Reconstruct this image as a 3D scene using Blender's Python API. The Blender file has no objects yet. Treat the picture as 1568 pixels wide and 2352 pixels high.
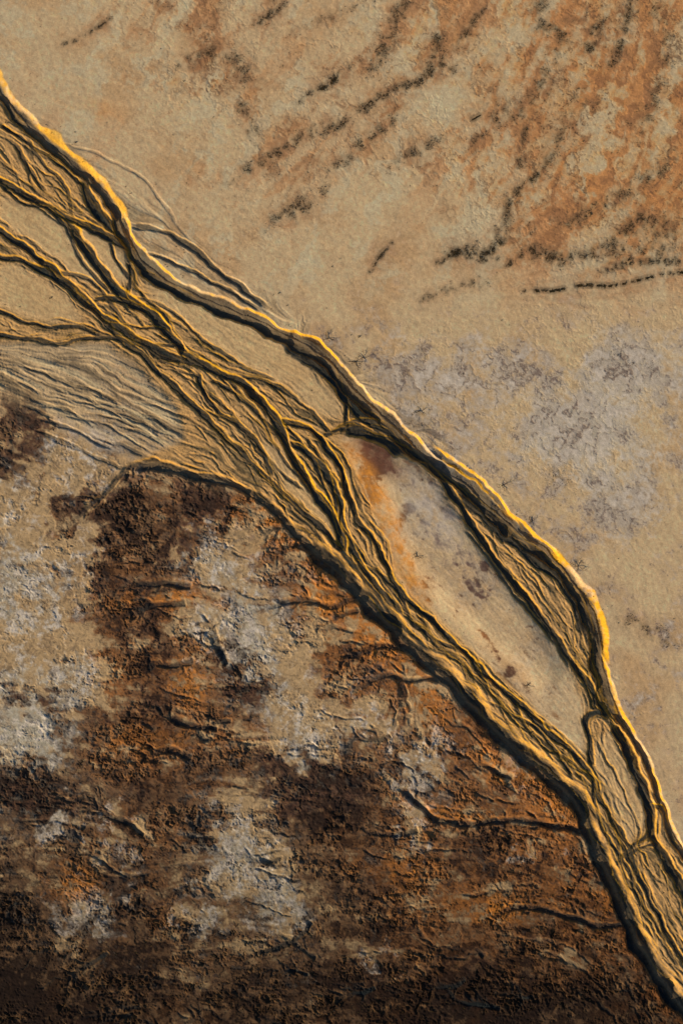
import bpy, math, random, time
import numpy as np
T0=time.time()
random.seed(7); rng=np.random.default_rng(11)
S=0.2            # metres per map unit
f32=np.float32
# ------------------------------------------------------------------ noise
perm=rng.permutation(256).astype(np.int32); perm=np.concatenate([perm,perm])
ang=rng.random(256)*2*np.pi
GX=np.cos(ang).astype(f32); GY=np.sin(ang).astype(f32)
def perlin(x,y,seed=0):
    x=x.astype(f32)+f32(seed*17.31); y=y.astype(f32)+f32(seed*9.77)
    xf=np.floor(x); yf=np.floor(y)
    xi=xf.astype(np.int32)&255; yi=yf.astype(np.int32)&255
    x=x-xf; y=y-yf
    u=x*x*x*(x*(x*6-15)+10); v=y*y*y*(y*(y*6-15)+10)
    x1=(xi+1)&255; y1=(yi+1)&255
    pa=perm[xi]; pb=perm[x1]
    def g(p,yy,dx,dy):
        h=perm[p+yy]; return GX[h]*dx+GY[h]*dy
    n00=g(pa,yi,x,y); n10=g(pb,yi,x-1,y); n01=g(pa,y1,x,y-1); n11=g(pb,y1,x-1,y-1)
    a=n00+u*(n10-n00); b=n01+u*(n11-n01)
    return (a+v*(b-a))*f32(1.5)
def fbm(x,y,o=5,seed=0,gain=0.5,lac=2.03):
    r=0; a=1.0; t=0
    for i in range(o):
        r=r+a*perlin(x,y,seed+i*3); t+=a; a*=gain; x=x*lac; y=y*lac
    return r/t*1.6
def ridged(x,y,o=4,seed=0,gain=0.5):
    r=0;a=1.0;t=0
    for i in range(o):
        r=r+a*(1-np.abs(perlin(x,y,seed+i*5))*1.6); t+=a; a*=gain; x=x*2.07; y=y*2.07
    return r/t
def sst(a,b,x):
    t=np.clip((x-a)/(b-a),0,1); return t*t*(3-2*t)
# ------------------------------------------------------------------ grid
D=1.6; M=80
core_x=np.arange(-M,1568+M+1,D); core_y=np.arange(-M,2352+M+1,D)
def tails(c):
    st=D; lo=[]; p=c[0]
    while abs(p)<40000:
        st*=1.12; p-=st; lo.append(p)
    st=D; hi=[]; p=c[-1]
    while abs(p)<42000:
        st*=1.12; p+=st; hi.append(p)
    return np.array(lo[::-1]),np.array(hi)
lx,hx=tails(core_x); ly,hy=tails(core_y)
xs=np.concatenate([lx,core_x,hx]); ys=np.concatenate([ly,core_y,hy])
X,Y=np.meshgrid(xs,ys); X=X.astype(f32); Y=Y.astype(f32)
NY,NX=X.shape
outd=np.maximum(np.maximum(-M-X,X-1568-M),np.maximum(-M-Y,Y-2352-M)).clip(0)
FAR=np.exp(-outd/600).astype(f32)
WX=X+5*perlin(X/45,Y/45,1)+1.8*perlin(X/18,Y/18,2)+0.7*perlin(X/7,Y/7,3)
WY=Y+5*perlin(X/45,Y/45,5)+1.8*perlin(X/18,Y/18,6)+0.7*perlin(X/7,Y/7,7)
# ------------------------------------------------------------------ curves
def smooth(pts,step=5):
    P=np.array(pts,float)
    P=np.vstack([2*P[0]-P[1],P,2*P[-1]-P[-2]])
    out=[]
    for i in range(1,len(P)-2):
        p0,p1,p2,p3=P[i-1],P[i],P[i+1],P[i+2]
        n=max(2,int(np.hypot(*(p2-p1))/step))
        for t in np.arange(n)/n:
            out.append(0.5*((2*p1)+(-p0+p2)*t+(2*p0-5*p1+4*p2-p3)*t*t+(-p0+3*p1-3*p2+p3)*t**3))
    out.append(P[-2]); return np.array(out)
H_carve=np.zeros_like(X); FLOOR=np.zeros_like(X); BANK_LIT=np.zeros_like(X)
all_flow=[]
def channel(pts,w,wl,wr,depth,orange=1.0,taper=(30,30),flow=True,floor=1.0,raw=False):
    P=np.array(pts,float) if raw else smooth(pts)
    if flow: all_flow.append(P)
    seg=np.hypot(*np.diff(P,axis=0).T); L=np.concatenate([[0],np.cumsum(seg)]); tot=L[-1]
    R=w*1.5+max(wl,wr)*1.4+10
    i0=np.searchsorted(xs,P[:,0].min()-R-10); i1=np.searchsorted(xs,P[:,0].max()+R+10)
    j0=np.searchsorted(ys,P[:,1].min()-R-10); j1=np.searchsorted(ys,P[:,1].max()+R+10)
    if i1<=i0 or j1<=j0: return
    dist=np.full((j1-j0,i1-i0),1e6,f32); sg=np.zeros_like(dist); al=np.zeros_like(dist)
    for k in range(len(P)-1):
        a=P[k]; b=P[k+1]; l=seg[k]
        if l<1e-6: continue
        a0=np.searchsorted(xs,min(a[0],b[0])-R-10); a1=np.searchsorted(xs,max(a[0],b[0])+R+10)
        b0=np.searchsorted(ys,min(a[1],b[1])-R-10); b1=np.searchsorted(ys,max(a[1],b[1])+R+10)
        x=WX[b0:b1,a0:a1]; y=WY[b0:b1,a0:a1]
        tx,ty=(b-a)/l
        dx=x-f32(a[0]); dy=y-f32(a[1])
        u=(dx*f32(tx)+dy*f32(ty)).clip(0,l)
        s=dx*f32(ty)-dy*f32(tx)
        d=np.hypot(dx-u*f32(tx),dy-u*f32(ty))
        sl=(slice(b0-j0,b1-j0),slice(a0-i0,a1-i0))
        m=d<dist[sl]
        dist[sl]=np.where(m,d,dist[sl]); sg[sl]=np.where(m,np.sign(s),sg[sl]); al[sl]=np.where(m,u+L[k],al[sl])
    G=(slice(j0,j1),slice(i0,i1))
    sd_=int(w*3+depth*10)%20+3
    wv=w*(1+0.5*perlin(X[G]/60,Y[G]/60,sd_)+0.12*perlin(X[G]/20,Y[G]/20,sd_+1))
    tp=1.0
    if taper[0]: tp=tp*sst(0,taper[0],al)
    if taper[1]: tp=tp*sst(0,taper[1],tot-al)
    dp=depth*(0.9+0.55*perlin(X[G]/60,Y[G]/60,sd_+2))
    wall=np.where(sg>0,wr*(1+0.4*perlin(X[G]/45,Y[G]/45,sd_+4)),wl)
    q=(dist-wv*(0.4+0.6*tp))/wall
    qc=np.clip(q,0,1)
    prof=1-np.where(sg>0,0.4*qc*qc*(3-2*qc)+0.6*qc**1.6,qc*qc*(3-2*qc))
    c=dp*tp*prof
    H_carve[G]=np.maximum(H_carve[G],c)
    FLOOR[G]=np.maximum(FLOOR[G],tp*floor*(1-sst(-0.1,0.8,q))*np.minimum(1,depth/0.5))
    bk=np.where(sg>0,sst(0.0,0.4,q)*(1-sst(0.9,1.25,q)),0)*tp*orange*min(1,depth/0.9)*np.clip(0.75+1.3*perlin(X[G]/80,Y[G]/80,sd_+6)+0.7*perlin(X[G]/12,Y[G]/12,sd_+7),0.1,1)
    BANK_LIT[G]=np.maximum(BANK_LIT[G],bk)
C1=[(-500,-420),(-200,-80),(-60,115),(0,212),(30,258),(75,300),(120,342),(165,378),(208,415),(238,447),(262,482),(280,525),(296,562),(325,600),(365,634),(415,665),(475,690),(535,716),(595,740),(645,767),(695,790),(742,822),(780,862),(812,898),(850,932),(892,972),(930,1010),(970,1048),(1020,1086),(1070,1115),(1115,1160),(1160,1200),(1205,1240),(1245,1268),(1290,1310),(1328,1370),(1352,1420),(1368,1480),(1376,1540),(1388,1600),(1404,1660),(1440,1722),(1472,1800),(1490,1862),(1497,1915),(1530,1980),(1568,2045),(1640,2170),(1900,2600)]
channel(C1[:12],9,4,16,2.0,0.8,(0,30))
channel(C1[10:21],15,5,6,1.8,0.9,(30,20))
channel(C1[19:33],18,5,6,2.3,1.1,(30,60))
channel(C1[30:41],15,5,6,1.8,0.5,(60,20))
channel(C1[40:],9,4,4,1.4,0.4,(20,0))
# outer right bank
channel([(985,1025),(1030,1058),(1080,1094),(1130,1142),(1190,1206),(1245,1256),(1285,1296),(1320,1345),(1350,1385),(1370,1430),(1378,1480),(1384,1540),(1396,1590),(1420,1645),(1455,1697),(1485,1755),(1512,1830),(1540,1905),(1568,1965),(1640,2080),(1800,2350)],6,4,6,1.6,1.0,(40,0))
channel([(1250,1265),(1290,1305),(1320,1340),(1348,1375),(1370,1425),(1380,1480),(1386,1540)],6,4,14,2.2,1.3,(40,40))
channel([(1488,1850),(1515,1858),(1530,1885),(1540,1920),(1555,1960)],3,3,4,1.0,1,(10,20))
# secondaries upper-left
channel([(-300,240),(-60,385),(0,412),(40,432),(80,458),(130,485),(180,512),(230,534),(270,556),(300,580),(320,600)],7,3,3.5,1.0,0.7,(0,15))
channel([(-400,300),(-60,490),(0,530),(50,564),(90,594),(130,629),(170,664),(205,694),(240,728),(290,763),(340,792),(390,817),(440,832)],7,3,4,1.0,0.8,(0,30))
channel([(-300,560),(-60,580),(0,590),(60,602),(110,628),(160,664),(210,706),(250,750),(300,795),(350,838),(400,888),(450,935),(500,985),(550,1035),(600,1085),(650,1135),(700,1182),(750,1225),(790,1275),(840,1340),(890,1400),(950,1460),(1010,1520)],5,3,3.5,0.7,0.6,(0,50))
channel([(150,505),(185,555),(220,605),(250,645),(290,684),(340,716),(378,752),(406,790),(436,822),(490,852),(540,872),(578,902),(612,938),(638,970),(652,1015),(680,1064),(706,1105),(732,1145),(762,1185),(782,1232),(792,1275)],9,3,5,1.2,1.2,(30,20))
channel([(210,688),(260,684),(310,700),(345,730)],4,3,3,0.7,0.6,(15,15))
channel([(0,770),(60,777),(130,787),(200,777),(260,777),(320,792),(370,820),(430,832),(480,850)],4,3,3,0.6,0.1,(0,15))
channel([(-80,690),(0,712),(50,737),(110,752),(180,752),(240,772)],3.5,3,3,0.5,0.1,(0,15))
channel([(640,965),(680,970),(720,994),(745,1024),(775,1062),(793,1110),(802,1150),(830,1202),(860,1243),(885,1292),(905,1333),(935,1375),(990,1425),(1040,1475),(1090,1524),(1140,1574),(1200,1624),(1260,1684),(1310,1727),(1350,1775),(1380,1830)],5,3,4,0.9,0.8,(20,15))
channel([(655,1010),(700,1035),(740,1075),(770,1120),(785,1180),(800,1240),(830,1300),(880,1365),(930,1420)],6,3,3.5,0.8,0.8,(20,20))
channel([(540,862),(600,872),(650,895),(690,925),(735,965),(765,1000)],3.5,3,3,0.6,0.6,(20,15))
channel([(640,778),(690,806),(745,850),(785,893),(830,945),(870,975),(912,1008)],14,6,5,0.9,0.0,(40,20))
channel([(775,985),(830,990),(900,1018),(960,1055),(1010,1100),(1050,1150),(1080,1200),(1110,1242),(1150,1303),(1190,1353),(1240,1413),(1280,1472),(1320,1532),(1352,1575),(1382,1625)],6,5,4,0.8,0.4,(15,20))
channel([(790,986),(840,992),(890,1015),(940,1045)],12,9,5,1.1,0.0,(15,30))
channel([(1040,1125),(1100,1168),(1155,1222),(1215,1265),(1275,1315),(1330,1400),(1355,1480)],15,6,5,0.8,0.3,(30,40))
channel([(788,900),(793,945),(800,972)],4,3,3,0.8,0.4,(10,5))
channel([(740,1003),(800,975),(860,962)],4,3,3,0.6,0.5,(10,10))
channel([(800,972),(850,965),(900,985),(950,1030)],3.5,3,3,0.7,0.6,(10,10))
channel([(1398,1640),(1362,1640),(1347,1662),(1356,1700),(1357,1765)],5,4,3.5,0.7,0.1,(10,10))
channel([(1497,1910),(1462,1938),(1430,1968),(1425,1990)][::-1],4,4,3,0.7,0.3,(10,5))
channel([(1430,1970),(1500,1942),(1530,1980)],3,3,3,0.5,0.3,(10,5))
channel([(130,332),(180,337),(240,362),(300,390),(350,432),(382,475),(405,518)],1.6,3,3,0.22,0.0,(15,15),floor=.5)
channel([(185,405),(212,465),(248,510),(282,545)],10,5,4,1.0,0.3,(20,10))
channel([(300,515),(360,527),(420,553),(470,592),(520,636),(565,668),(620,712)],5,4,3,0.6,0.2,(20,30))
channel([(330,580),(400,604),(470,640),(530,672),(600,712)],3,3,3,0.5,0.5,(20,30))
channel([(30,320),(55,370),(80,410),(110,445)],3,3,3,0.4,0.4,(20,20))
channel([(300,690),(345,690),(400,720),(450,765),(520,815),(580,850),(640,875)],2.5,3,3,0.4,0.5,(20,20))
channel([(450,850),(470,905),(520,960),(575,1000),(610,1050),(625,1100)],4,3,3,0.6,0.6,(15,15))
channel([(480,870),(540,905),(590,950),(640,1000),(690,1080)],3,3,3,0.5,0.6,(15,15))
channel([(295,600),(300,640),(292,680)],3,3,3,0.5,0.4,(10,10))
channel([(0,285),(40,310),(90,345),(150,385),(200,440)],3,3,3,0.5,0.5,(10,10))
channel([(1060,1210),(1110,1270),(1160,1340),(1210,1400),(1260,1460),(1310,1540)],2.5,3,3,0.4,0.4,(30,30))
# cross-over strands
for q in [[(60,310),(90,360),(150,430),(170,500)],[(100,470),(150,520),(190,600),(260,680)],[(250,545),(270,600),(330,680),(400,740)],[(230,740),(300,750),(380,760),(450,830)],[(340,790),(420,800),(500,860),(560,930)],[(520,870),(600,960),(640,1040),(720,1140)],[(600,930),(680,1000),(740,1100),(770,1200)],[(460,940),(560,980),(620,1060),(700,1130)],[(700,1000),(760,1100),(780,1200),(850,1300)],[(0,420),(60,470),(120,480),(200,560)],[(120,620),(200,640),(260,700),(300,770)],[(820,1290),(900,1340),(960,1440),(1060,1500)],[(960,1400),(1000,1480),(1100,1560),(1160,1640)],[(1080,1510),(1150,1620),(1240,1680),(1320,1790)],[(1180,1610),(1230,1700),(1330,1760)],[(1360,1800),(1380,1900),(1440,1990),(1500,2120)],[(1420,1900),(1430,2000),(1490,2100),(1560,2230)]]:
    channel(q,random.uniform(2,3.5),2.5,3,random.uniform(.4,.6),0.9,(20,20),flow=False)
# lower belt left scarp
S1=[(300,1072),(370,1072),(430,1087),(500,1103),(560,1123),(610,1153),(650,1193),(690,1238),(740,1284),(790,1325),(838,1380),(880,1424),(930,1474),(980,1524),(1030,1566),(1090,1628),(1150,1694),(1210,1745),(1270,1794),(1320,1844),(1350,1900),(1372,1960),(1402,2030),(1430,2090),(1455,2150),(1500,2230),(1550,2300),(1620,2390),(1900,2800)]
channel(S1[:9],7,5,8,1.2,0.0,(30,40))
channel(S1[7:],16,5,18,2.1,0.0,(60,0))
for off,w,dp,a,b in [(30,2,.3,6,28),(60,2,.3,9,28),(84,1.6,.3,12,28)]:
    q=[]
    for (x,y) in S1[a:b]:
        q.append((x+off*0.72+random.uniform(-14,14),y-off*0.68+random.uniform(-14,14)))
    channel(q,w,3,3,dp,0.7,(40,20))
channel([(1350,1770),(1362,1805),(1400,1872),(1442,1942),(1460,2000),(1500,2080),(1545,2170),(1600,2250)],4,3,3,0.7,0.4,(10,10))
channel([(1380,1830),(1420,1920),(1450,1990)],3,3,3,0.5,0.4,(10,10))
# gullies joining the scarp: steep southern lip, gentle far side
def gully(pts,w=2.5,d=0.6,br=3,orange=0.0,wl=3,wr=10,fl=0.9,bl=(20,60)):
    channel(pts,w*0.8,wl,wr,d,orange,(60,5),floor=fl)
    P=smooth(pts)
    for k in range(br*2):
        i=random.randrange(int(len(P)*0.1),int(len(P)*0.85)); p=P[i]
        sgn=random.choice([-1,1]); L=random.uniform(*bl)
        a=random.uniform(0.4,1.0)*sgn; t=P[max(0,i-3)]-P[min(len(P)-1,i+3)]; t/=np.hypot(*t)+1e-6
        c,s=math.cos(a),math.sin(a); dv=np.array([t[0]*c-t[1]*s,t[0]*s+t[1]*c])
        q=[p+dv*L*f+np.array([random.uniform(-5,5),random.uniform(-5,5)])*(f>0)*min(1,L/40) for f in (1,.66,.33,0)]
        channel(q,1.0,wl*.8,wr*0.5,d*0.55,orange,(L*0.6,3),flow=False,floor=fl*0.9)
gully([(590,1232),(640,1212),(700,1218),(712,1235)],3.5,.8)
gully([(630,1285),(670,1256),(720,1252),(745,1280)],3,.7)
gully([(600,1400),(640,1388),(700,1380),(760,1394),(810,1378),(850,1394)],4.5,1.0,6)
gully([(730,1445),(780,1418),(830,1400)],3,.7)
gully([(770,1500),(800,1512),(850,1490),(900,1484),(950,1502)],5.5,1.1,6)
gully([(810,1600),(830,1580),(880,1555),(930,1560),(1010,1562)],4,.9,6)
gully([(925,1650),(930,1600),(925,1560)],5,.7,4)
gully([(900,1800),(960,1850),(1000,1882),(1070,1896),(1130,1888),(1200,1884),(1270,1900),(1345,1912)],6,1.1,9)
gully([(1110,2112),(1180,2090),(1240,2090),(1320,2110),(1370,2130),(1430,2125)],4.5,.9,6)
gully([(1340,2030),(1370,2025),(1400,2035)],3,.7,1)
gully([(160,1205),(210,1160),(260,1120),(300,1072),(350,1056),(372,1070)],4,.8,5,.1,3,6)
gully([(365,1640),(390,1648),(430,1666),(500,1676)],7,1.1,2)
gully([(270,1430),(350,1392),(430,1386)],6,.9,4)
gully([(270,1350),(340,1340),(440,1350)],5,.8,4)
gully([(330,1520),(380,1530),(450,1520)],5,.8,3)
gully([(320,1740),(380,1725),(440,1740)],6,.9,3)
gully([(480,1420),(495,1480),(520,1530)],8,.8,3)
gully([(800,1690),(860,1700),(900,1690)],4,.6,3)
gully([(1080,1740),(1120,1765),(1180,1790)],4,.7,3)
gully([(560,2200),(660,2170),(720,2120)],4,.7,4)
gully([(820,1915),(900,1920),(960,1905)],4,.7,3)
for k in range(80):
    x=random.uniform(-30,1250); y=random.uniform(1180,2360)
    if y<1000+x*0.92+180 or (x<300 and y<1800): continue
    L=random.uniform(30,130); sl_=random.uniform(-.6,.6)
    gully([(x+L*f,y+L*f*sl_+random.uniform(-12,12)) for f in (0,.33,.66,1)],random.uniform(1.5,4.5),random.uniform(.3,.7),4,wr=random.uniform(4,10))
# faint dendritic cracks beyond the right bank
for (x,y) in [(735,790),(808,868),(945,985),(1140,1140),(1210,1215),(1310,1315),(1395,1560),(1440,1650),(690,770)]:
    L=random.uniform(25,48); a=random.uniform(-1.1,0.0); dv=np.array([math.cos(a),math.sin(a)])
    pts=[np.array([x,y])+dv*L*f+np.array([random.uniform(-6,6),random.uniform(-6,6)])*(f>0) for f in (1,.66,.33,0)]
    gully(pts,1.0,.22,2,0,2,4,.6,(8,22))
# riparian fringe on left
for k in range(26):
    t=random.random(); a=random.uniform(0,330); b=820+a*0.35+random.uniform(-10,150); L=random.uniform(90,240)
    if b>1050: continue
    channel([(a,b),(a+L*.5,b+L*.16+random.uniform(-10,6)),(a+L,b+L*.42)],random.uniform(1.2,2.6),3,3.5,random.uniform(.2,.45),0.1,(50,50))
print('channels',time.time()-T0)
# ------------------------------------------------------------------ polygons
def blur(A,r,n=2):
    r=int(r)
    if r<1: return A
    for _ in range(n):
        for ax in (0,1):
            pad=[(0,0),(0,0)]; pad[ax]=(r+1,r)
            c=np.cumsum(np.pad(A,pad,mode='edge').astype(np.float64),axis=ax)
            if ax==0: A=(c[2*r+1:]-c[:-2*r-1])/(2*r+1)
            else: A=(c[:,2*r+1:]-c[:,:-2*r-1])/(2*r+1)
    return A.astype(f32)
def poly(pts,r=3):
    P=np.array(pts,float); ins=np.zeros(X.shape,bool)
    for k in range(len(P)):
        x1,y1=P[k]; x2,y2=P[(k+1)%len(P)]
        if y1==y2: continue
        c=(WY>min(y1,y2))&(WY<=max(y1,y2))
        ins^=c&(WX<(WY-y1)*(x2-x1)/(y2-y1)+x1)
    return blur(ins.astype(f32),r)
belt=poly([(-500,-400)]+C1[1:33]+[(1245,1256),(1285,1296),(1320,1345),(1350,1385),(1370,1430),(1378,1480),(1384,1540),(1396,1590),(1420,1645),(1455,1697),(1485,1755),(1512,1830),(1540,1905),(1568,1965),(1640,2080),(1800,2350),(1900,2800)]+S1[::-1][1:-1]+[(300,1060),(420,1010),(400,930),(300,830),(240,790),(-80,790),(-500,700)],4)
island=poly([(775,1000),(830,1005),(900,1035),(960,1070),(1005,1115),(1060,1200),(1130,1300),(1190,1375),(1260,1470),(1310,1545),(1340,1620),(1335,1660),(1345,1740),(1300,1700),(1200,1600),(1100,1510),(990,1400),(925,1350),(900,1290),(875,1220),(840,1150),(815,1080)],3)
upland=poly([(812,1015),(830,1005),(900,1035),(960,1070),(1005,1115),(1060,1200),(1130,1300),(1190,1375),(1250,1470),(1290,1545),(1250,1590),(1130,1480),(1020,1380),(965,1320),(930,1260),(902,1190),(870,1120),(835,1070)],11)
isl2=poly([(330,640),(400,670),(480,700),(600,750),(650,790),(700,830),(740,880),(780,930),(780,960),(730,950),(660,880),(560,840),(480,780),(420,730),(350,690)],5)
isl3=poly([(0,450),(60,475),(140,510),(170,560),(210,610),(240,660),(200,650),(130,590),(60,540),(0,500)],4)
isl4=poly([(0,610),(60,620),(110,650),(150,680),(190,730),(120,740),(50,720),(0,700)],5)
isl5=poly([(1370,1700),(1400,1680),(1440,1760),(1470,1830),(1485,1890),(1440,1930),(1400,1850),(1365,1780)],3)
isl6=poly([(180,520),(240,545),(290,590),(290,650),(250,620),(210,570)],4)
isl7=poly([(600,1010),(650,1040),(700,1110),(750,1170),(770,1230),(720,1190),(660,1120),(610,1060)],4)
smoothm=np.clip(island+0.85*isl2+isl3+isl4+0.6*isl5+isl6+0.7*isl7,0,1)
lip=poly([(20,780),(260,800),(420,900),(520,1000),(620,1110),(560,1120),(440,1085),(330,1060),(250,1000),(100,930),(-60,900),(-60,800)],14)
outer=poly([(0,230),(100,280),(300,440),(420,530),(560,640),(700,740),(820,840),(960,960),(1080,1080),(1200,1190),(1180,1210),(900,960),(640,760),(300,560),(100,340)],8)
mudzone=poly([(-4000,780),(0,800),(150,1000),(330,1070)]+S1[1:]+[(1900,30000),(-4000,30000)],3)
print('poly',time.time()-T0)
# ------------------------------------------------------------------ flow + LIC
guides=[[(940,-60),(840,180),(640,340),(520,420)],[(1300,-60),(1150,300),(1040,500),(860,640)],[(1450,-50),(1320,400),(1150,560),(980,680)],[(1640,200),(1480,540),(1200,640),(1000,690)],[(650,-50),(540,130),(400,250),(250,300)],[(300,-50),(200,100),(100,120)],[(1100,-60),(1000,150),(800,300),(650,500)],
[(100,1350),(450,1335)],[(50,1550),(500,1520)],[(0,1950),(600,1930)],[(300,2200),(900,2150)],[(700,1900),(1200,1880)],[(900,2100),(1350,2060)],[(600,1600),(900,1580)],[(700,2300),(1300,2260)],[(0,2300),(500,2320)],[(300,1750),(700,1720)],
[(900,700),(1200,900),(1450,1250),(1540,1600)],[(1200,700),(1450,900),(1600,1200)]]
for g in guides: all_flow.append(smooth(g,15))
PT=[];TG=[]
for P in all_flow:
    Q=P[::3]
    if len(Q)<2: continue
    t=np.gradient(Q,axis=0); t/=np.hypot(t[:,0],t[:,1])[:,None]+1e-9
    PT.append(Q);TG.append(t)
PT=np.vstack(PT).astype(f32);TG=np.vstack(TG).astype(f32)
k=(PT[:,0]>-150)&(PT[:,0]<1720)&(PT[:,1]>-150)&(PT[:,1]<2500); PT=PT[k];TG=TG[k]
LS=16
gx=np.arange(-M,1568+M+LS,LS);gy=np.arange(-M,2352+M+LS,LS)
GXX,GYY=np.meshgrid(gx,gy); fl=np.zeros(GXX.shape+(2,),f32)
for j in range(len(gy)):
    d2=(GXX[j][:,None]-PT[None,:,0])**2+(GYY[j][:,None]-PT[None,:,1])**2
    w=1/(d2+150)**1.6
    a=(w*(TG[:,0]**2-TG[:,1]**2)).sum(1); b=(w*(2*TG[:,0]*TG[:,1])).sum(1)
    th=0.5*np.arctan2(b,a); fl[j,:,0]=np.cos(2*th); fl[j,:,1]=np.sin(2*th)
cx,cy=np.meshgrid(core_x,core_y); cx=cx.astype(f32);cy=cy.astype(f32)
fi=(cx-gx[0])/LS; fj=(cy-gy[0])/LS
i0=np.floor(fi).astype(int).clip(0,len(gx)-2); j0=np.floor(fj).astype(int).clip(0,len(gy)-2)
u=(fi-i0)[...,None]; v=(fj-j0)[...,None]
F=(fl[j0,i0]*(1-u)+fl[j0,i0+1]*u)*(1-v)+(fl[j0+1,i0]*(1-u)+fl[j0+1,i0+1]*u)*v
th0=0.5*np.arctan2(F[...,1],F[...,0])
th=th0+0.42*perlin(cx/26,cy/26,9)+0.35*perlin(cx/80,cy/80,10)
vx=np.cos(th).astype(f32);vy=np.sin(th).astype(f32)
CH,CW=cx.shape
def lic(src,n,step):
    acc=src.copy(); ii,jj=np.meshgrid(np.arange(CW,dtype=f32),np.arange(CH,dtype=f32))
    for sgn in (1,-1):
        px,py=ii.copy(),jj.copy(); ox=vx*sgn; oy=vy*sgn
        for s in range(n):
            px+=ox*step;py+=oy*step
            a=np.rint(px).astype(np.int32).clip(0,CW-1);b=np.rint(py).astype(np.int32).clip(0,CH-1)
            acc+=src[b,a]
            nx=vx[b,a];ny=vy[b,a]; sg=np.sign(nx*ox+ny*oy); sg[sg==0]=1
            ox=nx*sg;oy=ny*sg
    acc-=acc.mean(); return acc/acc.std()
w1=blur(rng.standard_normal((CH,CW)).astype(f32),1,1)
w2=blur(rng.standard_normal((CH,CW)).astype(f32),3,1)
L1=lic(w1,14,1.3); L2=lic(w2,22,2.2)
ox_=len(lx); oy_=len(ly)
def full(A):
    return np.pad(A,((len(ly),len(hy)),(len(lx),len(hx))),mode='edge').astype(f32)
LF=full(L1); LC=full(L2)
print('lic',time.time()-T0)
# braided threads traced along the flow
def threads(mask,N,lens,widths,dep,dirv,wr,org,jit,fl_,dr=.25):
    cnt=0
    for tr in range(N*14):
        x=random.uniform(-60,1600); y=random.uniform(100,2400)
        i=int((x+M)/D); j=int((y+M)/D)
        if mask[min(j,CH-1),min(i,CW-1)]<0.6: continue
        L=random.choice(lens); drift=random.uniform(-dr,dr); pts=[(x,y)]; ph=random.uniform(0,6.28); fr=random.uniform(.012,.04)
        for s in range(int(L/6)):
            i=int((x+M)/D); j=int((y+M)/D)
            if not(0<=i<CW and 0<=j<CH) or mask[j,i]<0.35: break
            t=th0[j,i]
            if math.cos(t)*dirv[0]+math.sin(t)*dirv[1]<0: t+=math.pi
            t+=drift*math.cos(s*6*fr+ph)+random.gauss(0,jit)
            x+=6*math.cos(t); y+=6*math.sin(t); pts.append((x,y))
        if len(pts)<6: continue
        wd=random.choice(widths)
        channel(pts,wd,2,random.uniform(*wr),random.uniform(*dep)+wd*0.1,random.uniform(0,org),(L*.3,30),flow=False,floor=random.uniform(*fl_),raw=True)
        cnt+=1
        if cnt>=N: break
    return cnt
core=(slice(oy_,oy_+CH),slice(ox_,ox_+CW))
bc=belt[core]*(1-smoothm[core])
print('threads',threads(bc,430,[80,120,180,260,380],[0.5,0.7,1,1.3,1.8],(.12,.28),(.6,.8),(2,3.5),1.4,.05,(.4,.95),.5),time.time()-T0)
mc=mudzone[core]*(1-belt[core])*(cy>1050)*((cx>300)|(cy>1800))
print('rills',threads(mc,190,[40,60,90,150],[0.5,0.7,1.0,1.5],(.12,.3),(1,-.1),(3,6),0,.3,(.5,.9),.6),time.time()-T0)
# ------------------------------------------------------------------ soil survey maps
def gridmap(rows):
    A=np.array([[int(c) for c in r.split()] for r in rows],f32)/9
    x=(X+34*perlin(X/130,Y/130,21)+16*perlin(X/40,Y/40,22)).clip(0,1567.9)/156.8
    y=(Y+34*perlin(X/130,Y/130,23)+16*perlin(X/40,Y/40,24)).clip(0,2351.9)/168
    i=x.astype(int);j=y.astype(int);u=x-i;v=y-j
    u=u*u*(3-2*u);v=v*v*(3-2*v)
    return (A[j,i]*(1-u)+A[j,i+1]*u)*(1-v)+(A[j+1,i]*(1-u)+A[j+1,i+1]*u)*v
MUD=gridmap(["0 0 1 3 2 1 2 1 2 2 2","0 0 1 4 1 3 3 1 2 2 2","0 0 0 1 2 3 2 1 2 2 2","0 0 0 1 2 0 0 2 2 1 1","0 0 0 0 0 0 0 0 1 1 1","1 1 0 0 0 0 3 2 1 2 0","5 3 2 1 0 3 2 2 2 1 0","3 4 7 6 5 3 2 1 1 1 0","2 4 6 5 4 4 2 1 0 1 1","2 3 6 5 4 5 4 1 0 0 1","4 5 7 6 4 5 6 6 2 0 0","6 6 7 6 5 7 6 6 6 3 1","7 6 7 6 5 7 6 6 6 5 2","8 7 7 6 7 7 7 7 7 7 4","9 8 8 8 8 8 9 9 9 9 7"])  # dark mud amounts; the lower-left values also paint in the dimmer light
RUST=gridmap(["0 1 2 2 1 1 3 4 5 5 6","0 0 1 3 1 2 3 3 5 6 6","0 1 1 1 2 1 2 4 5 6 7","0 0 0 0 1 0 0 2 5 7 7","0 0 0 0 0 0 0 0 2 2 2","0 0 0 0 0 0 0 0 0 0 0","1 3 1 0 0 5 2 0 0 0 0","2 2 3 5 6 6 1 0 0 0 0","2 3 4 3 4 7 3 1 0 0 0","2 3 5 4 1 6 6 2 0 0 0","1 3 5 4 3 3 4 6 3 0 0","2 2 4 4 2 4 5 5 7 4 0","2 3 4 3 1 3 6 5 6 6 2","1 2 3 3 2 3 5 5 5 5 3","1 2 3 3 2 3 4 3 3 3 2"])
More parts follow.
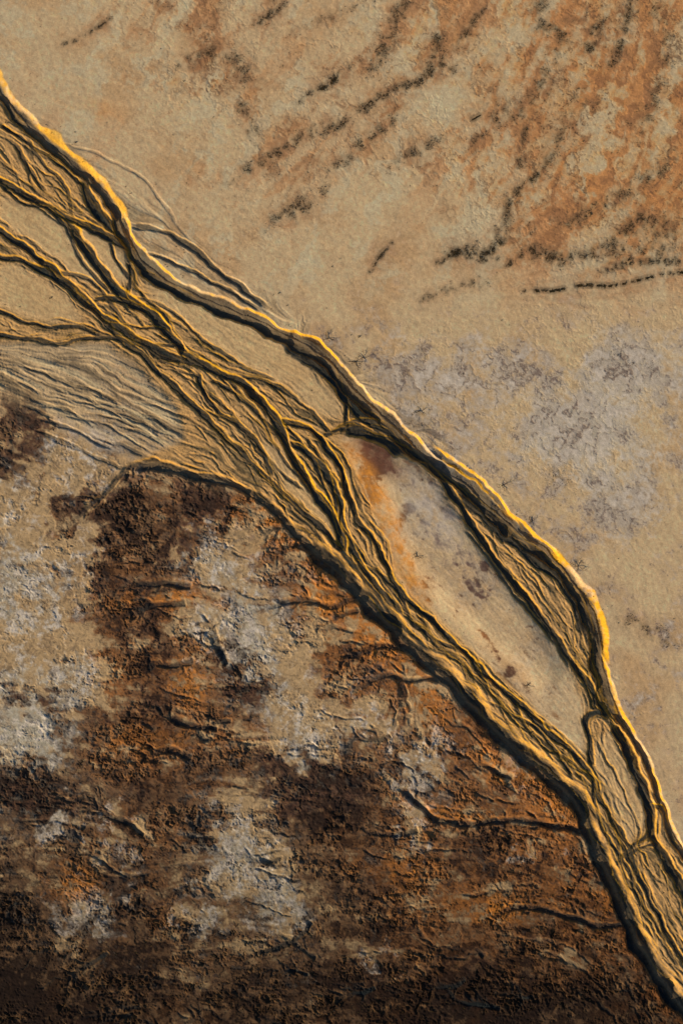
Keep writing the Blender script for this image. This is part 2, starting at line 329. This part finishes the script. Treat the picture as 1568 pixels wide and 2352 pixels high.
PALE=gridmap(["1 1 1 1 1 1 1 0 0 0 0","1 1 1 1 1 2 1 1 0 0 0","1 1 1 1 1 1 1 2 2 0 0","1 1 1 1 1 2 2 1 1 0 0","1 1 1 1 1 1 2 2 2 2 2","2 2 1 1 1 2 5 5 4 7 5","2 4 3 1 1 2 5 4 7 7 3","4 3 1 2 2 2 6 3 3 5 3","5 3 1 5 5 2 3 4 2 2 3","4 4 1 5 5 2 3 3 4 1 3","8 5 1 2 4 5 4 2 4 2 1","6 5 2 5 4 1 5 3 1 1 1","3 4 3 5 5 3 2 2 2 1 1","2 4 2 4 4 2 1 1 1 1 0","0 0 1 1 1 0 0 0 0 0 0"])
n_w=fbm(X/50,Y/50,6,31,.6);n_w2=fbm(X/50,Y/50,6,37,.6)
def blob(x,y,rx,ry,a=0,wv=45):
    c,s=math.cos(a),math.sin(a); dx=WX-x;dy=WY-y
    dx=dx+wv*n_w; dy=dy+wv*n_w2
    p=(dx*c+dy*s)/rx;q=(-dx*s+dy*c)/ry
    return np.exp(-(p*p+q*q)**1.2)
patch=np.zeros_like(X)
for b in [(195,1045,70,75,0),(500,1280,60,95,-.6),(575,1460,75,80,0),(450,1450,40,45,0),(60,1680,80,60,0),(170,1560,70,60,0),(560,1960,80,100,0),(640,2080,70,60,0),(700,1690,80,50,.4),(950,1890,30,35,0),(250,1890,55,30,.5),(60,1380,90,150,0),(280,1960,45,45,0),(850,1640,70,40,.6),(180,1280,35,90,0.3),(200,2100,80,50,0),(1180,1790,60,25,.6),(960,1780,50,50,0),(450,2110,50,35,0),(860,2190,45,25,0),(1000,1725,50,40,.4),(680,1570,45,50,0),(1220,1960,40,22,0),(120,1900,40,25,0),(40,1150,50,60,0)]:
    patch=np.maximum(patch,blob(*b,wv=80))
dark=np.zeros_like(X)
for b in [(740,1860,80,90,0),(300,1210,90,60,0),(40,950,60,90,0),(90,1590,60,35,0),(160,1180,50,40,0),(500,1480,22,60,.2),(60,2300,150,90,0),(1100,2300,300,60,0),(60,1830,140,40,0),(480,1150,70,40,.3),(850,1060,60,35,.6),(560,1560,40,90,0),(620,1800,50,60,0),(350,1500,50,90,0)]:
    dark=np.maximum(dark,blob(*b,wv=70))
ember=np.zeros_like(X)
for b in [(790,1330,85,45,.8),(740,1380,90,30,.2),(860,1470,90,50,.8),(930,1530,70,40,.8),(1060,1868,130,26,0.05),(1280,1850,80,45,.8),(1150,2085,110,35,0),(360,1370,110,32,0),(350,1700,110,36,0),(640,1170,60,28,.6),(700,1250,70,40,.7),(1390,2080,40,60,0),(170,2030,60,50,0),(1230,1790,60,30,.8),(1000,1640,70,30,.8),(430,1560,60,60,0),(900,2000,80,40,0),(330,950,100,30,.3),(1130,1760,60,30,.7)]:
    ember=np.maximum(ember,blob(*b,wv=35))
nA=fbm(X/150,Y/150,7,41,.55); nB=fbm(X/70,Y/70,7,51,.58); nC=fbm(X/28,Y/28,5,61,.6); nD=fbm(X/9,Y/9,3,71,.65)
nE=fbm(X/110,Y/90,3,77,.5)
rdg=ridged(X/95+0.9*n_w,Y/60+0.9*n_w2,5,81,.45)
lump=ridged(X/40+0.9*n_w,Y/24+0.9*n_w2,4,87,.45)
rill=ridged(X/75+0.9*n_w,Y/45+0.9*n_w2,3,93)
rill=sst(0.74,0.92,rill)
mz=mudzone*(1-belt)
mudv=MUD*0.95+0.30*nA+0.30*nB+0.30*nC+0.12*nD+0.10*LC-0.50*patch*mz+0.33*dark
mudv_m=sst(0.24,0.56,mudv)
deep=sst(0.60,0.98,mudv+0.2*nC+0.15*nD)
rustv=sst(0.20,0.95,RUST+0.34*nB+0.30*nC+0.12*nD+0.07*LC)
palev=sst(0.30,0.85,PALE+0.30*nA+0.24*nB+0.24*nC+0.12*nD+0.1*patch)
# curved wind/water bands of the upper flat
a_=0.95+0.25*(X/1568)
P_=X*(-np.cos(a_))+Y*np.sin(a_); Q_=X*np.sin(a_)+Y*np.cos(a_)
Q_=Q_+40*n_w+30*nA
band=fbm(P_/260,Q_/75,6,111,.58)
band2=fbm(P_/90,Q_/30,5,121,.6)
vr=ridged(X/46+1.0*n_w,Y/46+1.0*n_w2,6,101); vein=sst(0.66,0.86,vr)
# ------------------------------------------------------------------ height
H=0.10*fbm(X/220,Y/220,4,91)+0.04*nB+0.03*nC+0.014*nD
rough=mz*(0.25+0.9*np.clip(mudv,0,1))*(0.35+0.9*sst(-.35,.45,nE))
H+=rough*(0.85*(rdg-0.5)-0.36*(lump-0.5)+0.08*LC+0.03*LF+0.12*nC+0.05*nD-0.45*rill)*FAR
H-=0.45*belt
H+=belt*smoothm*0.15+1.2*upland
stk=belt*(1-smoothm)
low_=sst(1150,1500,Y)
H+=stk*(0.07*LC+(0.06+0.015*low_)*LF+0.05*nD)+belt*smoothm*(0.012*LC+0.01*LF+0.025*nD)
H+=lip*(1-belt)*(0.08*LC+0.06*LF)
H+=outer*(1-belt)*(0.035*LC+0.04*LF)
upm=(1-mz)*(1-belt)
H+=upm*(0.05*band2+0.012*LC-0.08*vein*sst(.1,.5,RUST+MUD+0.5*PALE))
H-=H_carve*np.where(belt>0.3,0.82,1.0)*(0.92+0.12*nC)
gy_,gx_=np.gradient(H.astype(np.float64),ys*S,xs*S)
slope=np.hypot(gx_,gy_).astype(f32)
# ------------------------------------------------------------------ scrub placement
up=upm
upr=up*sst(760,600,Y)
strokes=[([(1010,600),(1060,575),(1120,580),(1150,555)],14,420),([(1025,575),(1080,590),(1140,600)],8,160),([(1170,605),(1210,575),(1250,590),(1310,592)],14,360),([(1290,600),(1400,575),(1480,580),(1568,590)],18,360),([(1380,620),(1480,600),(1600,600)],12,300),
([(1205,667),(1270,668),(1340,655),(1400,657),(1460,645),(1530,630),(1600,622)],4,800),([(700,225),(760,190),(790,160)],16,300),([(840,240),(900,210),(960,190),(995,150),(1005,80)],17,480),([(600,330),(565,275),(550,240)],10,140),
([(540,405),(600,372),(640,350),(720,300),(780,290),(840,250)],24,480),([(900,385),(950,350),(1000,330)],24,160),([(1140,560),(1168,470),(1200,430),(1240,400)],18,260),([(1190,400),(1195,340),(1210,290)],6,90),([(640,495),(700,470),(725,450)],34,280),
([(850,625),(880,580),(915,545)],7,110),([(1085,275),(1105,263)],3,50),([(150,100),(200,80),(250,45)],9,100),([(420,145),(500,120),(560,150),(560,190)],26,260),([(580,55),(640,20),(630,-20)],16,180),([(1300,80),(1250,60),(1240,0)],14,160),([(1445,0),(1430,80),(1405,150)],12,240),
([(1375,50),(1350,120)],14,160),([(1240,400),(1290,300),(1330,200)],20,160),([(1400,560),(1480,500),(1540,560)],30,300),([(860,160),(900,60),(935,0)],24,340),([(1060,90),(1110,20)],14,80),([(930,290),(945,293)],4,20),
([(1405,790),(1450,830),(1500,850)],16,70),([(1420,1420),(1480,1440),(1560,1480)],20,120),([(1270,1080),(1310,1140)],18,50),([(1040,170),(1000,130)],10,80),([(760,400),(830,330),(900,280)],28,240),([(1500,0),(1530,120),(1480,300)],28,240),([(1300,520),(1420,450),(1540,380)],36,300),([(1180,280),(1260,160),(1290,60)],24,180),
([(1080,330),(1130,290),(1160,240)],20,120),([(700,60),(820,20),(880,-20)],18,80),([(960,690),(1040,660),(1120,650)],20,80)]
px=[];py=[];sz=[]
for pts,w,n in strokes:
    P=smooth(pts,3); n=int(n*13)
    k=rng.integers(0,len(P),n)
    g=rng.normal(0,1,n)*(0.35+0.7*rng.random(n)); g2=rng.normal(0,w*.3,n)
    qx=P[k][:,0]+g*w*0.9; qy=P[k][:,1]-g*w*0.55+g2
    cl=perlin(qx/20,qy/26,4)*1.8+perlin(qx/7,qy/9,5)*1.4
    keep=cl+rng.normal(0,.3,n)>0.28
    px+=list(qx[keep]);py+=list(qy[keep]);sz+=list(rng.gamma(2.2,0.22,keep.sum())*0.38)
# specks along the edges of the rust bands
edge=np.exp(-((band+0.5*RUST-0.38)/0.08)**2)*sst(0.0,0.4,nC+0.6*band2)
nt_=300000
rx=rng.uniform(-60,1628,nt_);ry=rng.uniform(-60,760,nt_)
ii=((rx+M)/D).astype(int)+ox_;jj=((ry+M)/D).astype(int)+oy_
k=rng.random(nt_)<(edge*upr*(0.15+0.8*RUST+0.8*MUD)*(1-outer))[jj,ii]
px=np.concatenate([px,rx[k]]);py=np.concatenate([py,ry[k]]);sz=np.concatenate([sz,rng.gamma(2.2,0.2,k.sum())*0.42])
STAIN=np.zeros((CH,CW),f32)
ii=((px+M)/D).astype(int).clip(0,CW-1);jj=((py+M)/D).astype(int).clip(0,CH-1)
np.add.at(STAIN,(jj,ii),1.0)
ST1=full(np.clip(blur(STAIN,2,2)*1.6,0,1)); ST2=full(np.clip(blur(STAIN,11,2)*5,0,1))
# ------------------------------------------------------------------ albedo, with some light and shade painted in
def lin(c):
    c=np.array(c,float)/255; return np.where(c<0.04045,c/12.92,((c+0.055)/1.055)**2.4)
IRR=np.array([0.50,0.385,0.29])
def alb(c): return np.clip(lin(c)/IRR,0.004,0.88)
def mix(A,c,w): return A+(alb(c)-A)*w[...,None]
C=np.ones(X.shape+(3,))*alb((179,145,107))
C=mix(C,(166,126,86),sst(-.2,.6,nA)*0.65)
C=mix(C,(164,147,124),palev*0.6)
C=mix(C,(188,128,74),rustv*0.65*(1-0.5*palev))
rb=sst(0.05,0.50,band+0.55*RUST+0.3*nC-0.10+0.12*LC)
C=mix(C,(172,107,58),upr*rb*np.clip(0.14+1.25*RUST+0.7*MUD,0,1)*0.7)
C=mix(C,(116,78,54),upr*sst(0.25,0.85,band2*0.8+0.6*band+0.5*nC+0.10*LC+0.2*RUST+0.6*MUD)*np.clip(0.12+0.9*RUST+1.4*MUD,0,1)*0.65)
C=mix(C,(184,158,124),upr*sst(0.1,0.5,-band-0.3*nC)*0.55)
C=mix(C,(140,98,66),ST2*up*0.45*np.clip(0.7+nC,0,1)); C=mix(C,(84,70,52),ST1*up*0.5)
C=mix(C,(98,68,48),upr*vein*np.clip(1.3*RUST+1.3*MUD+0.05,0,1)*sst(-.3,.4,nB+nA)*0.75)
east=sst(600,840,Y)*up
C=mix(C,(172,160,144),east*palev*0.7)
mauve=sst(0.18,0.95,nB*0.7+nA*0.5+0.5*nC+0.3*nD+MUD*1.4+0.35*PALE+0.05)*east
C=mix(C,(130,106,90),mauve*0.45)
C=mix(C,(98,78,68),vein*np.clip(mauve*1.6,0,1)*0.8)
C=mix(C,(200,190,174),east*palev*sst(0.58,0.34,vr)*0.7)
C=mix(C,(150,116,78),mz*0.6*(1-palev))
mw_=np.maximum(mz,island)
brown=mudv_m*mw_
C=mix(C,(94,66,46),brown*0.90)
C=mix(C,(150,90,44),brown*rustv*0.70)
C=mix(C,(68,44,36),brown*sst(0.1,0.7,nA+0.7*nC+0.4*nD+0.8*dark)*0.75)
C=mix(C,(150,138,118),mz*palev*sst(-0.05,0.55,nC+0.6*nB+0.3*nD+0.8*patch)*0.72*(1-lip))
C=mix(C,(202,194,176),mz*np.clip(palev+0.5*patch,0,1)*sst(0.35,0.8,nC+0.4*nB+0.6*nD+0.5*patch)*0.75*(1-lip))
C=mix(C,(84,66,54),mz*vein*0.55)
C=mix(C,(194,106,42),ember*mz*sst(-.45,.35,nC+0.5*nB+0.2*nD+0.1*LC)*0.88*(1-0.4*deep))
C=mix(C,(34,25,21),deep*np.maximum(mz,0.6*island)*0.85*(1-0.5*ember))
C=mix(C,(38,30,26),rill*mz*(0.3+0.5*brown))
C=mix(C,(40,30,26),mz*(0.3+0.7*brown)*sst(0.6,0.9,lump)*0.4)
C*= (1-0.42*sst(1600,2400,Y+0.05*(784-X))*mz)[...,None]  # mud darkens towards the bottom: weaker light painted into its colour
# riverbed
C=mix(C,(166,122,72),belt*(1-smoothm)*0.85)
C=mix(C,(80,68,48),stk*sst(0.0,1.6,-LC*0.7-LF*0.7+nB)*0.8)
C=mix(C,(180,140,94),belt*smoothm*(1-island)*0.7)
C=mix(C,(116,92,64),outer*(1-belt)*sst(-.3,1.2,LC+nB)*0.6)
C=mix(C,(160,130,94),lip*(1-belt)*0.6)
ogl=poly([(785,995),(825,1035),(865,1090),(905,1170),(938,1260),(965,1340),(995,1395),(950,1375),(925,1340),(900,1290),(875,1220),(840,1150),(815,1080)],8)
C=mix(C,(198,112,44),ogl*np.clip(0.7+0.9*nC,0,1)*0.9)
C=mix(C,(100,62,46),blob(865,1040,80,28,.7,20)*0.85)
C=mix(C,(182,172,160),blob(1000,1190,110,34,.95,25)*0.75*np.clip(0.7+nC,0,1))
C=mix(C,(94,72,64),blob(1060,1300,120,34,.95,30)*0.75*sst(-.2,.4,nC+0.3*nD))
C=mix(C,(24,34,35),FLOOR*0.9*np.maximum(belt,0.75))  # dark bed mud, with the channel shadow's teal painted into its colour
C=mix(C,(158,138,106),lip*(1-belt)*sst(0.2,1.2,LC)*0.6)
C=mix(C,(62,54,44),lip*(1-belt)*sst(0.2,1.2,-LC)*0.6)
stp=sst(0.22,0.65,slope)*(0.1+0.8*np.maximum(belt,BANK_LIT))
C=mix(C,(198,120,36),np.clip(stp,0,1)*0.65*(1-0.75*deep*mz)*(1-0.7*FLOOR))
C=mix(C,(224,124,22),np.clip(BANK_LIT,0,1)*0.9)  # sunlit highlight painted in orange on the sun-facing clay walls
C=mix(C,(196,120,70),blob(240,252,38,22,.4,10)*0.6)
apron=np.clip(blur(H_carve,36,2)*1.6,0,1)*mz
C=mix(C,(160,96,46),apron*sst(-.2,.6,nB+0.8*nC)*0.45*(1-0.6*deep)*(1-FLOOR))
C*=(1+0.18*nD+0.12*nC)[...,None]
C=np.clip(C,0.004,0.88)
print('colour',time.time()-T0)
# ------------------------------------------------------------------ mesh
wx=(X-784)*S; wy=(1176-Y)*S
nV=NX*NY
co=np.stack([wx,wy,H],-1).reshape(-1,3).astype(f32)
idx=np.arange(nV,dtype=np.int32).reshape(NY,NX)
a=idx[:-1,:-1];b=idx[1:,:-1];c=idx[1:,1:];d=idx[:-1,1:]
quads=np.stack([a,b,c,d],-1).reshape(-1,4)
def make_mesh(name,co,faces,cols=None):
    me=bpy.data.meshes.new(name); n=faces.shape[1]
    me.vertices.add(len(co)); me.vertices.foreach_set('co',co.astype(f32).ravel())
    me.loops.add(faces.size); me.loops.foreach_set('vertex_index',faces.astype(np.int32).ravel())
    me.polygons.add(len(faces)); me.polygons.foreach_set('loop_start',np.arange(0,faces.size,n,dtype=np.int32))
    me.update(calc_edges=True)
    if cols is not None:
        at=me.color_attributes.new('soil','FLOAT_COLOR','POINT')
        at.data.foreach_set('color',np.concatenate([cols,np.ones((len(cols),1))],1).astype(f32).ravel())
    ob=bpy.data.objects.new(name,me); bpy.context.scene.collection.objects.link(ob); return ob
ground=make_mesh('desert_delta_ground',co,quads,C.reshape(-1,3))
ground.data.polygons.foreach_set('use_smooth',np.ones(len(quads),bool))
# ------------------------------------------------------------------ materials
def newmat(name):
    m=bpy.data.materials.new(name); m.use_nodes=True; nt=m.node_tree
    p=nt.nodes['Principled BSDF']; p.inputs['Roughness'].default_value=1; p.inputs['Specular IOR Level'].default_value=0.05
    return m,nt,p
m,nt,p=newmat('sediment')
N=nt.nodes.new; Lk=nt.links.new
at=N('ShaderNodeAttribute'); at.attribute_name='soil'
tc=N('ShaderNodeTexCoord')
def noise(scale,det,rough=0.6):
    n=N('ShaderNodeTexNoise'); n.inputs['Scale'].default_value=scale; n.inputs['Detail'].default_value=det; n.inputs['Roughness'].default_value=rough
    Lk(tc.outputs['Object'],n.inputs['Vector']); return n
n1=noise(1.8,6,0.75); n2=noise(0.35,5,0.65)
mr=N('ShaderNodeMapRange'); mr.inputs[1].default_value=0.3; mr.inputs[2].default_value=0.7; mr.inputs[3].default_value=0.78; mr.inputs[4].default_value=1.22
Lk(n1.outputs['Fac'],mr.inputs[0])
mr2=N('ShaderNodeMapRange'); mr2.inputs[1].default_value=0.3; mr2.inputs[2].default_value=0.7; mr2.inputs[3].default_value=0.9; mr2.inputs[4].default_value=1.1
Lk(n2.outputs['Fac'],mr2.inputs[0])
mu=N('ShaderNodeMath'); mu.operation='MULTIPLY'; Lk(mr.outputs[0],mu.inputs[0]); Lk(mr2.outputs[0],mu.inputs[1])
vm=N('ShaderNodeVectorMath'); vm.operation='SCALE'; Lk(at.outputs['Color'],vm.inputs[0]); Lk(mu.outputs[0],vm.inputs['Scale'])
Lk(vm.outputs[0],p.inputs['Base Color'])
bp=N('ShaderNodeBump'); bp.inputs['Strength'].default_value=0.45; bp.inputs['Distance'].default_value=0.14
Lk(n1.outputs['Fac'],bp.inputs['Height']); Lk(bp.outputs[0],p.inputs['Normal'])
ground.data.materials.append(m)
# ------------------------------------------------------------------ scrub
def hgt(x,y):
    fi=(x+M)/D; fj=(y+M)/D; i=np.floor(fi).astype(int).clip(0,CW-2); j=np.floor(fj).astype(int).clip(0,CH-2)
    u=fi-i;v=fj-j; A=H[core]
    return (A[j,i]*(1-u)+A[j,i+1]*u)*(1-v)+(A[j+1,i]*(1-u)+A[j+1,i+1]*u)*v
nt_=300000
rx=rng.uniform(-60,1628,nt_);ry=rng.uniform(-60,2412,nt_)
ii=((rx+M)/D).astype(int)+ox_;jj=((ry+M)/D).astype(int)+oy_
dens=0.003+stk*0.10*(sst(0.1,1.2,LC)+0.3)+FLOOR*belt*0.05+mz*0.08*deep+mz*0.05*mudv_m+outer*0.14*sst(-.2,.8,nB+nC)
nearbank=np.clip(blur(H_carve,17,2),0,1)*up
dens=dens+nearbank*0.26*sst(-.1,.6,nC)+lip*(1-belt)*0.14*sst(0,1,LC)
k=rng.random(nt_)<dens[jj,ii]
px=np.concatenate([px,rx[k]]);py=np.concatenate([py,ry[k]]);sz=np.concatenate([sz,rng.gamma(3,0.2,k.sum())*0.5])
sz=sz.clip(0.1,1.3)
n=len(px);print('tufts',n)
hz=hgt(px,py); bx=(px-784)*S;by=(1176-py)*S
K=6
an=rng.random((n,K))*2*np.pi; tl=rng.uniform(0.15,0.9,(n,K))
r=sz[:,None]*rng.uniform(0.4,1,(n,K))*0.7
cxp=bx[:,None]+np.cos(an)*r*0.5;cyp=by[:,None]+np.sin(an)*r*0.5
hgtv=sz[:,None]*rng.uniform(0.15,0.4,(n,K))
t=np.zeros((n,K,3,3))
pa=an+np.pi/2
wdt=r*0.45
t[...,0,0]=cxp-np.cos(pa)*wdt;t[...,0,1]=cyp-np.sin(pa)*wdt;t[...,0,2]=hz[:,None]-0.03
t[...,1,0]=cxp+np.cos(pa)*wdt;t[...,1,1]=cyp+np.sin(pa)*wdt;t[...,1,2]=hz[:,None]+hgtv*0.3
t[...,2,0]=cxp+np.cos(an)*r*tl;t[...,2,1]=cyp+np.sin(an)*r*tl;t[...,2,2]=hz[:,None]+hgtv
sc=make_mesh('desert_scrub',t.reshape(-1,3),np.arange(n*K*3).reshape(-1,3))
m2,nt,p=newmat('scrub_leaf'); N=nt.nodes.new; Lk=nt.links.new
tc=N('ShaderNodeTexCoord'); nn=N('ShaderNodeTexNoise'); nn.inputs['Scale'].default_value=0.3; Lk(tc.outputs['Object'],nn.inputs['Vector'])
cr=N('ShaderNodeValToRGB'); cr.color_ramp.elements[0].color=(0.05,0.05,0.028,1); cr.color_ramp.elements[1].color=(0.13,0.095,0.05,1); cr.color_ramp.elements[0].position=.35; cr.color_ramp.elements[1].position=.65
Lk(nn.outputs['Fac'],cr.inputs[0]); Lk(cr.outputs[0],p.inputs['Base Color']); sc.data.materials.append(m2)
# ------------------------------------------------------------------ bare shrubs
mw,ntw,pw=newmat('dry_wood'); N=ntw.nodes.new
nn=N('ShaderNodeTexNoise'); nn.inputs['Scale'].default_value=3; cr=N('ShaderNodeValToRGB')
cr.color_ramp.elements[0].color=(0.05,0.035,0.02,1); cr.color_ramp.elements[1].color=(0.12,0.08,0.045,1)
ntw.links.new(nn.outputs['Fac'],cr.inputs[0]); ntw.links.new(cr.outputs[0],pw.inputs['Base Color'])
def shrub(x,y,R):
    V=[];Fq=[];mats=[]
    base=np.array([(x-784)*S,(1176-y)*S,float(hgt(np.array([x]),np.array([y]))[0])-0.1])
    def tube(a,b,ra,rb):
        d=b-a; d=d/ (np.linalg.norm(d)+1e-9); u=np.cross(d,[0.3,0.2,1.0]); u/=np.linalg.norm(u)+1e-9; v=np.cross(d,u); o=len(V)
        for q,rr in ((a,ra),(b,rb)):
            for k in range(5):
                an=k*2*math.pi/5; V.append(q+(u*math.cos(an)+v*math.sin(an))*rr)
        for k in range(5): Fq.append((o+k,o+(k+1)%5,o+5+(k+1)%5,o+5+k)); mats.append(0)
    def grow(a,d,L,r,lv):
        p=a
        for s in range(3):
            d=d+np.array([random.gauss(0,.25),random.gauss(0,.25),random.gauss(0,.06)]); d/=np.linalg.norm(d)
            q=p+d*L/3; q[2]=max(q[2],base[2]+0.15); tube(p,q,r,r*0.8); r*=0.8; p=q
            if lv<2 and s>0:
                for _ in range(2):
                    e=d+np.array([random.gauss(0,.7),random.gauss(0,.7),random.gauss(0,.08)]); grow(p,e/np.linalg.norm(e),L*0.55,r*0.7,lv+1)
    trunk=base+np.array([0,0,0.3]); tube(base,trunk,0.12,0.1)
    for k in range(5):
        an=k*2*math.pi/5+random.uniform(-.4,.4); e=np.array([math.cos(an),math.sin(an),0.12]); grow(trunk,e/np.linalg.norm(e),R*random.uniform(.45,.8),0.09,0)
    me=bpy.data.meshes.new('bare_desert_shrub'); me.from_pydata([tuple(v) for v in V],[],Fq); me.materials.append(mw)
    me.update()
    ob=bpy.data.objects.new('bare_desert_shrub',me); bpy.context.scene.collection.objects.link(ob)
for x,y,R in [(832,822,4.2),(815,832,3),(962,945,3),(1152,1115,4),(1218,1198,2.6),(1325,1300,3.8),(752,778,3),(955,1278,2.8),(1210,1575,2.4)]:
    shrub(x,y,R)
# ------------------------------------------------------------------ light
az=math.atan2(-0.50,-0.87); el=math.radians(15.5)
sd=np.array([math.cos(az)*math.cos(el),math.sin(az)*math.cos(el),math.sin(el)])
from mathutils import Vector
sl=bpy.data.lights.new('sun','SUN'); sl.energy=5; sl.angle=math.radians(0.5); sl.color=(1,0.72,0.42)
so=bpy.data.objects.new('sun',sl); bpy.context.scene.collection.objects.link(so); so.rotation_euler=Vector(sd).to_track_quat('Z','Y').to_euler(); so.location=(-300,-200,200)
w=bpy.data.worlds.new('World'); bpy.context.scene.world=w; w.use_nodes=True
sk=w.node_tree.nodes.new('ShaderNodeTexSky'); sk.sky_type='NISHITA'; sk.sun_disc=False; sk.sun_elevation=el; sk.sun_rotation=math.pi/2-az
w.node_tree.links.new(sk.outputs[0],w.node_tree.nodes['Background'].inputs[0]); w.node_tree.nodes['Background'].inputs[1].default_value=0.05
cam=bpy.data.cameras.new('camera'); cam.sensor_fit='VERTICAL'; cam.sensor_height=24; HC=500; cam.lens=24*HC/470.4; cam.clip_end=30000; cam.clip_start=1
cob=bpy.data.objects.new('camera',cam); cob.location=(0,0,HC); bpy.context.scene.collection.objects.link(cob); bpy.context.scene.camera=cob
sc_=bpy.context.scene; sc_.view_settings.view_transform='Standard'; sc_.view_settings.look='None'; sc_.view_settings.exposure=0
print('done',time.time()-T0)
